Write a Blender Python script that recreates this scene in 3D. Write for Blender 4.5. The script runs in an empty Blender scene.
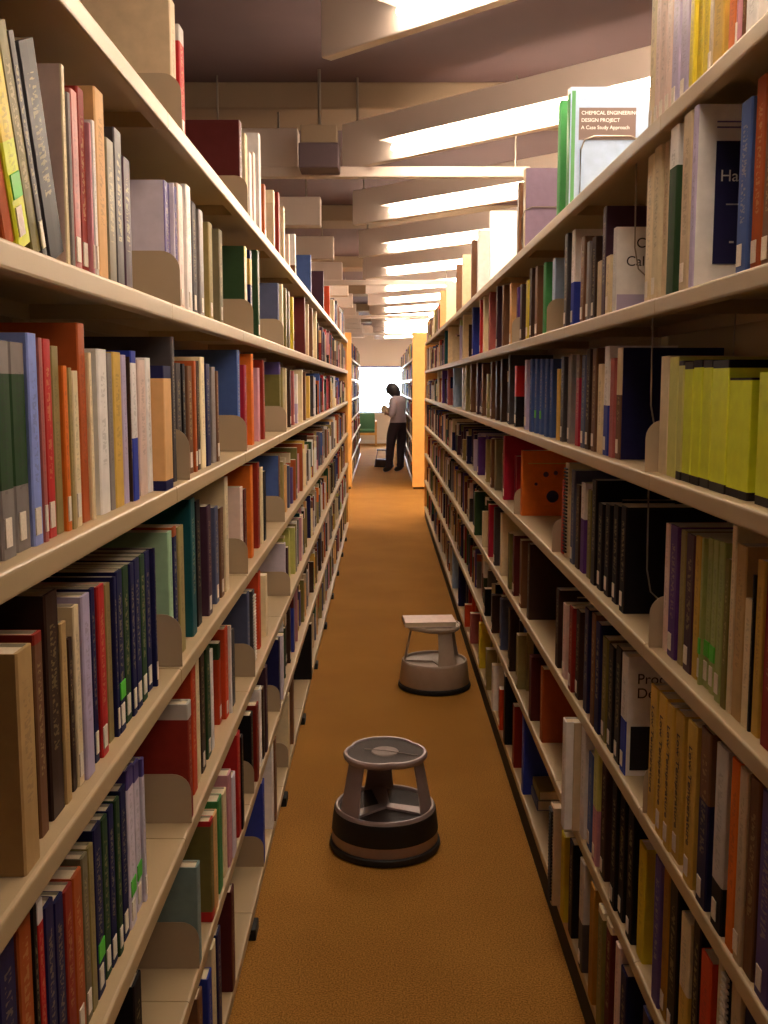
import bpy, bmesh, math, random
from mathutils import Vector, Matrix, Euler
R = random.Random(7)
C = bpy.context.scene.collection
PI = math.pi
rad = math.radians

# ------------------------------------------------------------------ camera
F = 1040.0; CX, CY = 382.5, 512.0; H = 1.52
PITCH = math.atan(128.0 / F); SP, CP = math.sin(PITCH), math.cos(PITCH)
cam_d = bpy.data.cameras.new('camera'); cam_d.sensor_fit = 'HORIZONTAL'
cam_d.sensor_width = 36.0; cam_d.lens = 36.0 * F / 768.0
cam_d.clip_start = 0.02; cam_d.clip_end = 200
cam = bpy.data.objects.new('camera', cam_d); C.objects.link(cam)
cam.location = (0, 0, H); cam.rotation_euler = (PI / 2 - PITCH, 0, -math.atan(1.5 / F))
bpy.context.scene.camera = cam

def y_from_x(px, X, z):                     # where the vertical plane x = X is seen at pixel column px
    D = F * X / (px - CX)
    return (D + (z - H) * SP) / CP
def z_from_y(py, Y):
    t = (512.0 - py) / F
    return H + Y * (t * CP - SP) / (CP + t * SP)

# ------------------------------------------------------------------ colours
def lin(c):
    return tuple(((v / 255) / 12.92 if v / 255 <= 0.04045 else ((v / 255 + 0.055) / 1.055) ** 2.4) for v in c)
PAL = {
 'white': (238, 234, 232), 'cream': (232, 214, 176), 'beige': (206, 184, 152), 'tan': (226, 178, 120), 'kraft': (192, 158, 106),
 'khaki': (158, 142, 92), 'olive': (120, 112, 62), 'olivegrey': (128, 118, 92), 'green': (70, 140, 80), 'dkgreen': (48, 74, 46),
 'mint': (164, 200, 164), 'teal': (28, 84, 92), 'black': (26, 22, 26), 'navy': (34, 34, 78), 'blue': (50, 66, 168), 'midblue': (74, 98, 160),
 'ltblue': (138, 156, 226), 'icyblue': (160, 182, 214), 'lav': (186, 174, 206), 'lavwhite': (214, 204, 220), 'violet': (92, 78, 140), 'purple': (96, 58, 132),
 'plum': (72, 46, 62), 'rose': (178, 100, 96), 'pink': (208, 148, 160), 'blush': (232, 206, 196), 'red': (188, 44, 44), 'brickred': (142, 44, 34),
 'crimson': (176, 40, 62), 'maroon': (94, 38, 38), 'orange': (224, 118, 44), 'redorange': (206, 76, 42), 'rust': (178, 88, 44),
 'brown': (118, 82, 58), 'dkbrown': (62, 42, 34), 'grey': (136, 128, 126), 'ltgrey': (196, 190, 184), 'dkgrey': (74, 68, 70), 'slate': (88, 94, 124),
 'yellow': (222, 200, 60), 'gold': (214, 176, 84), 'lime': (222, 234, 62), 'palelime': (206, 206, 120), 'palegreen': (168, 180, 112),
 'stickergreen': (84, 210, 60), 'ochre': (176, 128, 48), 'tealgrey': (130, 152, 150), 'umber': (104, 84, 78), 'mauve': (122, 104, 126),
}
NICE = {'dkgreen': 'dark green', 'khaki': 'khaki', 'olivegrey': 'olive grey', 'midblue': 'mid-blue', 'ltblue': 'light blue', 'icyblue': 'ice blue',
 'lav': 'lavender', 'lavwhite': 'pale lavender', 'plum': 'dark plum', 'blush': 'blush white', 'brickred': 'brick red', 'redorange': 'red-orange',
 'dkbrown': 'dark brown', 'ltgrey': 'pale grey', 'dkgrey': 'dark grey', 'palelime': 'pale lime', 'palegreen': 'pale green', 'tealgrey': 'grey-teal',
 'kraft': 'tan-brown', 'tan': 'tan', 'gold': 'golden'}
def nice(c): return NICE.get(c, c)

# ------------------------------------------------------------------ materials
def mat(name, col, rough=0.6, metal=0.0, noise=None, bump=0.0, bscale=200.0, spec=0.5, coat=0.0):
    m = bpy.data.materials.new(name); m.use_nodes = True
    nt = m.node_tree; b = nt.nodes['Principled BSDF']
    b.inputs['Roughness'].default_value = rough; b.inputs['Metallic'].default_value = metal
    b.inputs['Specular IOR Level'].default_value = spec; b.inputs['Coat Weight'].default_value = coat
    c = lin(col)
    tc = nt.nodes.new('ShaderNodeTexCoord')
    sc, amt = noise if noise else (25.0, 0.06)
    n = nt.nodes.new('ShaderNodeTexNoise'); n.inputs['Scale'].default_value = sc; n.inputs['Detail'].default_value = 4
    nt.links.new(tc.outputs['Object'], n.inputs['Vector'])
    mx = nt.nodes.new('ShaderNodeMix'); mx.data_type = 'RGBA'
    mx.inputs['A'].default_value = tuple(v * (1 - amt) for v in c) + (1,)
    mx.inputs['B'].default_value = tuple(min(1, v * (1 + amt)) for v in c) + (1,)
    nt.links.new(n.outputs['Fac'], mx.inputs['Factor']); nt.links.new(mx.outputs['Result'], b.inputs['Base Color'])
    if bump:
        n2 = nt.nodes.new('ShaderNodeTexNoise'); n2.inputs['Scale'].default_value = bscale
        nt.links.new(tc.outputs['Object'], n2.inputs['Vector'])
        bp = nt.nodes.new('ShaderNodeBump'); bp.inputs['Strength'].default_value = bump; bp.inputs['Distance'].default_value = 0.002
        nt.links.new(n2.outputs['Fac'], bp.inputs['Height']); nt.links.new(bp.outputs['Normal'], b.inputs['Normal'])
    return m
def emit(name, col, strength):
    m = bpy.data.materials.new(name); m.use_nodes = True; nt = m.node_tree
    b = nt.nodes['Principled BSDF']; b.inputs['Base Color'].default_value = (.9, .9, .9, 1)
    b.inputs['Emission Color'].default_value = tuple(col) + (1,); b.inputs['Emission Strength'].default_value = strength
    return m

M = {}
M['steel'] = mat('beige_enamelled_steel', (186, 163, 126), 0.42, noise=(8, .04), bump=.05, bscale=300)
M['panel'] = mat('beige_steel_panel', (176, 152, 116), 0.5, noise=(6, .06))
M['bookend'] = mat('grey_beige_bookend_steel', (178, 158, 132), 0.42, noise=(10, .05))
M['black'] = mat('black_rubber', (20, 18, 20), 0.6, noise=(60, .2))
M['kick'] = mat('black_kick_plate', (16, 14, 14), 0.7)
M['wood'] = mat('orange_oak_veneer', (226, 168, 88), 0.45, noise=(14, .16))
M['wall'] = mat('cream_wall_paint', (226, 206, 190), 0.85, noise=(5, .03))
M['conc'] = mat('brown_grey_ceiling', (112, 90, 92), 0.9, noise=(4, .10), bump=.2, bscale=60)
M['beam'] = mat('beige_concrete_beam', (150, 128, 104), 0.9, noise=(5, .08))
M['board'] = mat('white_light_reflector', (230, 216, 206), 0.6, noise=(6, .03))
M['wire'] = mat('grey_wire', (150, 140, 128), 0.35, metal=.7)
M['page'] = mat('paper_page_block', (226, 210, 182), 0.9, noise=(400, .12))
M['label'] = mat('call_number_label', (236, 222, 208), 0.6, noise=(260, .25))
M['sticker'] = mat('green_sticker', PAL['stickergreen'], 0.5)
M['text_dark'] = mat('dark_print', (40, 34, 46), 0.6)
M['text_white'] = mat('white_print', (242, 238, 236), 0.6)
M['text_blue'] = mat('blue_print', (84, 88, 170), 0.6)
M['alu'] = mat('worn_grey_metal', (168, 150, 148), 0.42, metal=.35, noise=(18, .12))
M['aluL'] = mat('painted_grey_metal', (176, 160, 146), 0.5, metal=.1, noise=(30, .10))
M['rubber'] = mat('grey_ribbed_rubber', (62, 48, 44), 0.65, noise=(80, .2), bump=.3, bscale=180)
M['brownmetal'] = mat('dark_brown_metal', (62, 44, 38), 0.45, metal=.2)
M['padgrey'] = mat('pale_scuffed_rubber', (150, 134, 128), 0.6, noise=(60, .2))
M['skin'] = mat('skin', (150, 104, 82), 0.5)
M['hair'] = mat('dark_hair', (38, 32, 36), 0.5, noise=(120, .3), bump=.4, bscale=150)
M['shirt'] = mat('pale_grey_cotton', (186, 172, 182), 0.85, noise=(60, .08))
M['trouser'] = mat('dark_plum_trousers', (44, 30, 40), 0.85, noise=(60, .15))
M['shoe'] = mat('black_shoe_leather', (24, 20, 22), 0.4)
M['greenfab'] = mat('green_upholstery', (84, 128, 96), 0.9, noise=(90, .12))
M['pinkcard'] = mat('white_glossy_cover', (240, 226, 222), 0.35)
M['tube'] = emit('fluorescent_tube_glow', (1.0, .83, .64), 12.0)
M['darkbox'] = mat('dark_mauve_metal', (96, 78, 84), .6)
M['blueframe'] = mat('blue_grey_window_bar', (92, 104, 160), 0.4)

def carpet_mat():
    m = bpy.data.materials.new('rust_orange_carpet'); m.use_nodes = True; nt = m.node_tree; b = nt.nodes['Principled BSDF']
    b.inputs['Roughness'].default_value = 0.95; b.inputs['Specular IOR Level'].default_value = .15
    tc = nt.nodes.new('ShaderNodeTexCoord')
    n1 = nt.nodes.new('ShaderNodeTexNoise'); n1.inputs['Scale'].default_value = 230; n1.inputs['Detail'].default_value = 3
    n2 = nt.nodes.new('ShaderNodeTexNoise'); n2.inputs['Scale'].default_value = 2.2; n2.inputs['Detail'].default_value = 5
    for n in (n1, n2): nt.links.new(tc.outputs['Object'], n.inputs['Vector'])
    r = nt.nodes.new('ShaderNodeValToRGB'); r.color_ramp.elements[0].position = .35; r.color_ramp.elements[1].position = .68
    r.color_ramp.elements[0].color = lin((132, 90, 36)) + (1,); r.color_ramp.elements[1].color = lin((196, 142, 66)) + (1,)
    nt.links.new(n1.outputs['Fac'], r.inputs['Fac'])
    mx = nt.nodes.new('ShaderNodeMix'); mx.data_type = 'RGBA'; mx.blend_type = 'MULTIPLY'; mx.inputs['Factor'].default_value = .35
    r2 = nt.nodes.new('ShaderNodeValToRGB'); r2.color_ramp.elements[0].position = .35; r2.color_ramp.elements[1].position = .65
    r2.color_ramp.elements[0].color = (.62, .55, .5, 1); r2.color_ramp.elements[1].color = (1, 1, 1, 1)
    nt.links.new(n2.outputs['Fac'], r2.inputs['Fac'])
    nt.links.new(r.outputs['Color'], mx.inputs['A']); nt.links.new(r2.outputs['Color'], mx.inputs['B'])
    nt.links.new(mx.outputs['Result'], b.inputs['Base Color'])
    bp = nt.nodes.new('ShaderNodeBump'); bp.inputs['Strength'].default_value = .3; bp.inputs['Distance'].default_value = .003
    nt.links.new(n1.outputs['Fac'], bp.inputs['Height']); nt.links.new(bp.outputs['Normal'], b.inputs['Normal'])
    return m
M['carpet'] = carpet_mat()

def book_mat(name, rough, coat):
    """cover colour from the mesh's own colour bands, faint printed title marks on the spine"""
    m = bpy.data.materials.new(name); m.use_nodes = True; nt = m.node_tree; b = nt.nodes['Principled BSDF']
    b.inputs['Roughness'].default_value = rough; b.inputs['Coat Weight'].default_value = coat; b.inputs['Coat Roughness'].default_value = .22; b.inputs['Specular IOR Level'].default_value = .14
    a = nt.nodes.new('ShaderNodeAttribute'); a.attribute_name = 'Col'
    t = nt.nodes.new('ShaderNodeAttribute'); t.attribute_name = 'Tit'
    uv = nt.nodes.new('ShaderNodeUVMap')
    sx = nt.nodes.new('ShaderNodeSeparateXYZ'); nt.links.new(uv.outputs['UV'], sx.inputs['Vector'])
    def mth(op, x, y):
        n = nt.nodes.new('ShaderNodeMath'); n.operation = op
        for i, v in enumerate((x, y)):
            if isinstance(v, (int, float)): n.inputs[i].default_value = v
            else: nt.links.new(v, n.inputs[i])
        return n.outputs[0]
    u, v = sx.outputs['X'], sx.outputs['Y']
    mp = nt.nodes.new('ShaderNodeMapping'); mp.inputs['Scale'].default_value = (3.2, 60, 1)
    nt.links.new(uv.outputs['UV'], mp.inputs['Vector'])
    oi = nt.nodes.new('ShaderNodeObjectInfo')
    n = nt.nodes.new('ShaderNodeTexNoise'); n.noise_dimensions = '4D'; n.inputs['Scale'].default_value = 1.0; n.inputs['Detail'].default_value = 1
    nt.links.new(mp.outputs['Vector'], n.inputs['Vector']); nt.links.new(mth('MULTIPLY', oi.outputs['Random'], 50), n.inputs['W'])
    g = mth('GREATER_THAN', n.outputs['Fac'], .52)
    g = mth('MULTIPLY', g, mth('LESS_THAN', mth('ABSOLUTE', mth('SUBTRACT', u, .5), 0), .2))
    g = mth('MULTIPLY', g, mth('LESS_THAN', mth('ABSOLUTE', mth('SUBTRACT', v, .58), 0), .28))
    g = mth('MULTIPLY', g, t.outputs['Alpha'])
    g = mth('MULTIPLY', g, .22)
    nz = nt.nodes.new('ShaderNodeTexNoise'); nz.inputs['Scale'].default_value = 40; nz.inputs['Detail'].default_value = 5
    tc = nt.nodes.new('ShaderNodeTexCoord'); nt.links.new(tc.outputs['Object'], nz.inputs['Vector'])
    hs = nt.nodes.new('ShaderNodeHueSaturation')
    nt.links.new(mth('ADD', mth('MULTIPLY', nz.outputs['Fac'], .36), .82), hs.inputs['Value']); nt.links.new(a.outputs['Color'], hs.inputs['Color'])
    mx = nt.nodes.new('ShaderNodeMix'); mx.data_type = 'RGBA'
    nt.links.new(g, mx.inputs['Factor']); nt.links.new(hs.outputs['Color'], mx.inputs['A']); nt.links.new(t.outputs['Color'], mx.inputs['B'])
    nt.links.new(mx.outputs['Result'], b.inputs['Base Color'])
    return m
M['gloss'] = book_mat('laminated_book_cover', .5, .05)
M['cloth'] = book_mat('cloth_book_cover', .62, .0)

# ------------------------------------------------------------------ helpers
def empty(name, loc, label, cat, group=None, rz=0):
    o = bpy.data.objects.new(name, None); C.objects.link(o); o.location = loc; o.rotation_euler = (0, 0, rz)
    o.empty_display_size = .1
    o['label'] = label; o['category'] = cat
    if group: o['group'] = group
    return o
def link(name, me, parent=None, loc=(0, 0, 0), rot=(0, 0, 0)):
    o = bpy.data.objects.new(name, me); C.objects.link(o); o.location = loc; o.rotation_euler = rot
    if parent: o.parent = parent
    return o
def obj(name, bm, m, parent=None, loc=(0, 0, 0), rot=(0, 0, 0), smooth=False):
    me = bpy.data.meshes.new(name); bm.normal_update(); bm.to_mesh(me); bm.free()
    for x in (m if isinstance(m, (list, tuple)) else [m]): me.materials.append(x)
    if smooth:
        for p in me.polygons: p.use_smooth = True
        try: me.set_sharp_from_angle(angle=rad(40))
        except Exception: pass
    return link(name, me, parent, loc, rot)
def bx(bm, x0, x1, y0, y1, z0, z1, bev=0.0, mi=0):
    r = bmesh.ops.create_cube(bm, size=1)
    for v in r['verts']:
        v.co = Vector(((x0 + x1) / 2 + v.co.x * (x1 - x0), (y0 + y1) / 2 + v.co.y * (y1 - y0), (z0 + z1) / 2 + v.co.z * (z1 - z0)))
    fs = {f for v in r['verts'] for f in v.link_faces}
    for f in fs: f.material_index = mi
    if bev:
        es = {e for v in r['verts'] for e in v.link_edges}
        bmesh.ops.bevel(bm, geom=list(es), offset=bev, segments=2, affect='EDGES', profile=.5)
    return bm
def tube(bm, pts, r, seg=8):
    pts = [Vector(p) for p in pts]; rings = []
    for i, p in enumerate(pts):
        d = (pts[min(i + 1, len(pts) - 1)] - pts[max(i - 1, 0)]).normalized()
        a = d.cross(Vector((0, 0, 1)));
        if a.length < 1e-3: a = d.cross(Vector((0, 1, 0)))
        a.normalize(); b = d.cross(a).normalized()
        rr = r[i] if isinstance(r, (list, tuple)) else r
        rings.append([bm.verts.new(p + (a * math.cos(2 * PI * k / seg) + b * math.sin(2 * PI * k / seg)) * rr) for k in range(seg)])
    for i in range(len(rings) - 1):
        for k in range(seg):
            bm.faces.new((rings[i][k], rings[i][(k + 1) % seg], rings[i + 1][(k + 1) % seg], rings[i + 1][k]))
    bm.faces.new(rings[0][::-1]); bm.faces.new(rings[-1])
    return bm
def struct(o): o['kind'] = 'structure'; return o
def text(body, size, m, parent, loc, rot, name='lettering', align='LEFT'):
    cu = bpy.data.curves.new(name, 'FONT'); cu.body = body; cu.size = size; cu.align_x = align; cu.extrude = .0002
    cu.materials.append(m)
    o = bpy.data.objects.new(name + '_curve', cu); C.objects.link(o)
    me = bpy.data.meshes.new_from_object(o.evaluated_get(bpy.context.evaluated_depsgraph_get())); bpy.data.objects.remove(o)
    return link(name, me, parent, loc, rot)

# ------------------------------------------------------------------ setting
XL, XR = -0.36, 0.48
Y_END = 26.8
ZC = 3.0
bm = bmesh.new(); bx(bm, -6, 6, -3, Y_END, -.05, 0); struct(obj('floor', bm, M['carpet']))
bm = bmesh.new(); bx(bm, -6, 6, -3, Y_END, ZC, ZC + .1); struct(obj('ceiling', bm, M['conc']))
bm = bmesh.new(); bx(bm, -6.1, -6, -3, Y_END, 0, ZC); struct(obj('wall_left', bm, M['wall']))
bm = bmesh.new(); bx(bm, 6, 6.1, -3, Y_END, 0, ZC); struct(obj('wall_right', bm, M['wall']))
bm = bmesh.new(); bx(bm, -6.1, 6.1, -3.1, -3, 0, ZC); struct(obj('wall_front', bm, M['wall']))
WX0, WX1, WZ0, WZ1 = -.72, 1.3, .78, 1.97
bm = bmesh.new()
bx(bm, -6.1, WX0, Y_END, Y_END + .15, 0, ZC); bx(bm, WX1, 6.1, Y_END, Y_END + .15, 0, ZC)
bx(bm, WX0, WX1, Y_END, Y_END + .15, 0, WZ0); bx(bm, WX0, WX1, Y_END, Y_END + .15, WZ1, ZC)
struct(obj('wall_back', bm, M['wall']))
bm = bmesh.new()
for a in ((WX0, WX1, WZ0, WZ0 + .035), (WX0, WX1, WZ1 - .035, WZ1), (WX0, WX0 + .035, WZ0, WZ1), (WX1 - .035, WX1, WZ0, WZ1),
          (WX0, WX1, 1.0, 1.035)):
    bx(bm, a[0], a[1], Y_END - .02, Y_END + .06, a[2], a[3], .004)
wf = struct(obj('window_1', bm, M['blueframe']))
bm = bmesh.new(); bx(bm, WX0 - .03, WX1 + .03, Y_END - .07, Y_END + .02, WZ0 - .03, WZ0, .004); obj('window_sill', bm, M['board'], wf)
g = bpy.data.materials.new('window_glass'); g.use_nodes = True
nt = g.node_tree; nt.nodes.remove(nt.nodes['Principled BSDF'])
tr = nt.nodes.new('ShaderNodeBsdfTransparent'); gl = nt.nodes.new('ShaderNodeBsdfGlossy'); gl.inputs['Roughness'].default_value = .03
fr = nt.nodes.new('ShaderNodeFresnel'); mixs = nt.nodes.new('ShaderNodeMixShader')
nt.links.new(fr.outputs[0], mixs.inputs[0]); nt.links.new(tr.outputs[0], mixs.inputs[1]); nt.links.new(gl.outputs[0], mixs.inputs[2])
nt.links.new(mixs.outputs[0], nt.nodes['Material Output'].inputs['Surface'])
bm = bmesh.new(); bx(bm, WX0 + .03, WX1 - .03, Y_END + .015, Y_END + .021, WZ0 + .03, WZ1 - .03); obj('window_pane', bm, g, wf)
bm = bmesh.new(); bx(bm, -6, 6, Y_END - .015, Y_END, 0, .09, .003); struct(obj('baseboard_back', bm, M['board']))
# concrete beams crossing the ceiling
for k, y in enumerate((5.35, 8.9, 12.4, 16.0, 19.6, 23.2)):
    bm = bmesh.new(); bx(bm, -6, 6, y, y + .45, ZC - .13, ZC, .01); struct(obj('trim_%d' % (k + 1), bm, M['beam']))

w = bpy.data.worlds.new('overcast_daylight'); bpy.context.scene.world = w; w.use_nodes = True
w.node_tree.nodes['Background'].inputs[0].default_value = (.80, .92, 1.0, 1); w.node_tree.nodes['Background'].inputs[1].default_value = 14.0

# ------------------------------------------------------------------ ceiling lights
ZB = H + 1.05                                            # underside of the hanging reflector boards
ANG = rad(-45)
def rods(root, L, zt):
    for s in (.08, L - .15):
        b = bmesh.new(); tube(b, [(s, .03, zt), (s, .03, ZC - ZB)], .006); obj('hanging_rod', b, M['wire'], root)
ORD = ['first', 'second', 'third', 'fourth', 'fifth', 'sixth', 'seventh', 'eighth', 'ninth', 'tenth', 'eleventh', 'twelfth', 'thirteenth', 'fourteenth', 'fifteenth']
def ceiling_light(x, y, label, L=2.3, flip=0):
    root = empty('ceiling_light', (x, y, ZB), label, 'ceiling light', 'fluorescent lights over the aisle', ANG + flip)
    b = bmesh.new()
    bx(b, 0, L, 0, .045, 0, .22, .006)                     # upright reflector board, lit side towards the camera
    bx(b, .34, L - .04, -.085, .002, .076, .083, .003)      # canopies over both tubes, added to keep their glare off the board
    bx(b, .34, L - .04, .043, .130, .158, .165, .003)
    obj('reflector_board', b, M['board'], root)
    rods(root, L, .2)
    b = bmesh.new()
    n = 10; rr = .030; s0 = .44; ring = []
    pts = []
    for i in range(7):
        t = i / 6 * PI / 2; pts.append((s0 + .12 * (1 - math.cos(t)) - .12, rr * max(.15, math.sin(t))))
    pts = [(s0 - .05 + .08 * (1 - math.cos(i / 5 * PI / 2)), rr * max(.12, math.sin(i / 5 * PI / 2))) for i in range(6)] + [(L - .12, rr), (L - .06, rr * .7), (L - .05, rr * .1)]
    for yy, tz in ((-.045, .038), (.090, .120)):
        b = bmesh.new(); tube(b, [(p[0], yy, tz) for p in pts], [p[1] for p in pts], 14)
        obj('glowing_tube', b, M['tube'], root, smooth=True)
    return root
X0L = -.20
for k in range(-1, 13):
    y = (3.39 + 1.77 * k) / CP + 1.05 * SP / CP * 0 + .12
    nm = 'slanting fluorescent light on white board, overhead just behind the camera' if k < 0 else \
         'slanting fluorescent light on white board, %s from the camera along the aisle' % ORD[k]
    ceiling_light(X0L, y, nm)
k = 0
for x, y, wh in ((-4.6, 13.2, 'over the cross aisle, far left'), (-2.55, 13.4, 'over the cross aisle, near left'), (1.9, 13.4, 'over the cross aisle, near right'), (3.9, 13.2, 'over the cross aisle, far right'),
              (-2.9, 24.4, 'before the window wall, far left'), (-.9, 24.6, 'before the window wall, near left'), (2.6, 24.4, 'before the window wall, right'),
              (-2.5, 12.3, 'cross aisle, near left, front row'), (-2.5, 14.6, 'cross aisle, near left, rear row'), (.75, 12.5, 'cross aisle, centre, front row'), (.75, 14.4, 'cross aisle, centre, rear row'), (.8, 13.4, 'cross aisle, centre, middle row'),
              (2.3, 3.6, 'over the next aisle right, closest to the camera'), (2.3, 7.1, 'over the next aisle right, mid-length'), (2.3, 10.4, 'over the next aisle right, far end')):
    ceiling_light(x, y, 'added slanting fluorescent light on white board, ' + wh, 1.7, PI if y > 24 else 0)  # unseen lights added to brighten cross aisle, window wall and general fill
# unlit boards over the left range
for k in range(0, 11):
    y = 5.35 + 1.9 * k
    root = empty('ceiling_panel', (-.42, y, ZB + .02), 'square-ended white hanging panel over left shelving, %s from the camera' % ORD[k], 'ceiling panel', 'hanging panels over the left shelving')
    b = bmesh.new(); bx(b, -1.5, 0, 0, .12, 0, .19, .006); obj('panel_board', b, M['board'], root)
    for s in (-.1, -1.4):
        b = bmesh.new(); tube(b, [(s, .06, .18), (s, .06, ZC - ZB - .02)], .006); obj('hanging_rod', b, M['wire'], root)
bb = empty('ceiling_box', (-.30, 5.05, 2.53), 'dark grey box hanging between the panels and the lights over the aisle', 'ceiling fitting')
b = bmesh.new(); bx(b, -.095, .095, 0, .2, 0, .115, .006); obj('box_body', b, M['darkbox'], bb)
b = bmesh.new(); bx(b, -.085, .085, .02, .18, .115, .20, .004); obj('box_neck', b, M['beam'], bb)
b = bmesh.new(); tube(b, [(0, .1, .19), (0, .1, ZC - 2.53)], .008); obj('hanging_rod', b, M['wire'], bb)
for k, y in enumerate((5.25, 10.8, 16.3, 21.8)):
    root = empty('ceiling_rail', (0, y, H + 1.00), 'pale horizontal rail crossing the aisle below the lights, %s from the camera' % ORD[k], 'rail', 'rails under the ceiling')
    b = bmesh.new(); bx(b, -.85, .72, -.03, .03, 0, .05, .006); obj('rail_bar', b, M['board'], root)
    for s in (-.8, .65):
        b = bmesh.new(); tube(b, [(s, 0, .05), (s, 0, ZC - H - 1.00)], .005); obj('hanging_rod', b, M['wire'], root)

# ------------------------------------------------------------------ shelving ranges
BAY = 0.914; SD = .25
SH = {'L': [H + XL * -1 * v for v in (1.265, .385, -.495, -1.405, -2.29, -3.175, -4.045)],
      'R': [H + XR * v for v in (.965, .315, -.335, -.985, -1.64, -2.28, -2.92)]}
def shelf_mesh(side):
    s = 1 if side == 'R' else -1
    b = bmesh.new(); g = .0012
    def q(x0, x1, y0, y1, z0, z1, bev=0): bx(b, min(s * x0, s * x1), max(s * x0, s * x1), y0, y1, z0, z1, bev)
    prof = [(SD, 0), (.005, 0), (.002, -.0008), (.0006, -.0024), (0, -.005), (0, -.026), (.0008, -.0288), (.003, -.030), (.022, -.030), (.022, -.0275), (.0045, -.0275), (.0035, -.004), (SD, -.003)]
    A = [b.verts.new((s * x, g, z_)) for x, z_ in prof]; B = [b.verts.new((s * x, BAY - g, z_)) for x, z_ in prof]
    n_ = len(prof)
    for i in range(n_):
        j = (i + 1) % n_; b.faces.new((A[i], A[j], B[j], B[i]))
    b.faces.new(A[::-1]); b.faces.new(B)
    bmesh.ops.recalc_face_normals(b, faces=b.faces[:])
    q(SD - .006, SD, g, BAY - g, -.03, .012)
    for e in (g, BAY - g - .003): q(.012, SD, e, e + .003, -.028, -.002)
    me = bpy.data.meshes.new('shelf'); b.normal_update(); b.to_mesh(me); b.free(); me.materials.append(M['steel'])
    return me
def make_range(side, X, y0, n, zs, label, top, kick_in, kick_h, group, feet=False):
    s = 1 if side == 'R' else -1
    root = empty('library_shelving', (X, y0, 0), label, 'shelving', group)
    me = shelf_mesh(side)
    for i in range(n):
        for z in zs: link('shelf', me, root, (0, i * BAY, z))
    for i in range(n + 1):
        b = bmesh.new(); y = i * BAY
        xa, xb = sorted((s * (SD + .001), s * (SD + .05)))
        bx(b, xa, xb, y - .016, y + .016, 0, top, .002)
        obj('upright', b, M['steel'], root)
    b = bmesh.new(); xa, xb = sorted((s * (SD + .02), s * (SD + .024)))
    bx(b, xa, xb, .016, n * BAY - .016, .03, zs[0] - .01); obj('back_panel', b, M['panel'], root)
    if kick_h > .01:
        b = bmesh.new(); xa, xb = sorted((s * kick_in, s * (kick_in + .012)))
        bx(b, xa, xb, .01, n * BAY - .01, 0, zs[-1] - .031); obj('kick_plate', b, M['kick'], root)
    if feet:
        for i in range(1, n):
            b = bmesh.new(); xa, xb = sorted((-s * .012, s * .03))
            bx(b, xa, xb, i * BAY - .035, i * BAY + .035, 0, zs[-1] - .031, .003); obj('levelling_foot', b, M['kick'], root)
    return root
YL0 = 1.83 / CP - .03 - 3 * BAY; NL = 15 - 1
YR0 = 1.88 / CP - .03 - 3 * BAY; NR = 14
NL = 13
rngL = make_range('L', XL, YL0, NL, SH['L'], 'long beige steel shelving full of books along left side of the aisle', 1.96, .03, .02, 'near ranges', feet=True)
rngR = make_range('R', XR, YR0, NR, SH['R'], 'long beige steel shelving full of books along right side of the aisle', 1.97, .006, .09, 'near ranges')
YLE = YL0 + NL * BAY; YRE = YR0 + NR * BAY
FXL, FXR, FY = -.449, .434, 15.05
SHF = [1.90 - .3 * k for k in range(7)]
fL = make_range('L', FXL, FY + .03, 7, SHF, 'farther beige shelving left of the aisle, beyond the cross aisle', 2.2, .02, .02, 'far ranges')
fR = make_range('R', FXR, FY + .03, 12, SHF, 'farther beige shelving right of the aisle where the person stands', 2.2, .02, .02, 'far ranges')
for root, s in ((fL, -1), (fR, 1)):
    b = bmesh.new(); xa, xb = sorted((-s * .005, s * .33)); bx(b, xa, xb, -.035, -.003, .03, 2.25, .008); obj('end_panel', b, M['wood'], root)
for root, s, n in ((rngL, -1, NL), (rngR, 1, NR)):
    b = bmesh.new(); xa, xb = sorted((s * .003, s * .31)); bx(b, xa, xb, n * BAY + .018, n * BAY + .05, .0, 1.98, .006); obj('end_panel', b, M['wood'], root)

# ------------------------------------------------------------------ books
def addcol(me, cols, tit, uvs):
    ca = me.color_attributes.new('Col', 'FLOAT_COLOR', 'CORNER'); ta = me.color_attributes.new('Tit', 'FLOAT_COLOR', 'CORNER')
    uv = me.uv_layers.new(name='UVMap')
    i = 0; ca_f = []; ta_f = []; uv_f = []
    for pi, p in enumerate(me.polygons):
        for li, vi in enumerate(p.vertices):
            ca_f += list(cols[pi]) + [1.0]; ta_f += list(tit[pi]); uv_f += list(uvs[pi][li]) if uvs[pi] else [0, 0]
    ca.data.foreach_set('color', ca_f); ta.data.foreach_set('color', ta_f); uv.data.foreach_set('uv', uv_f)

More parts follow.
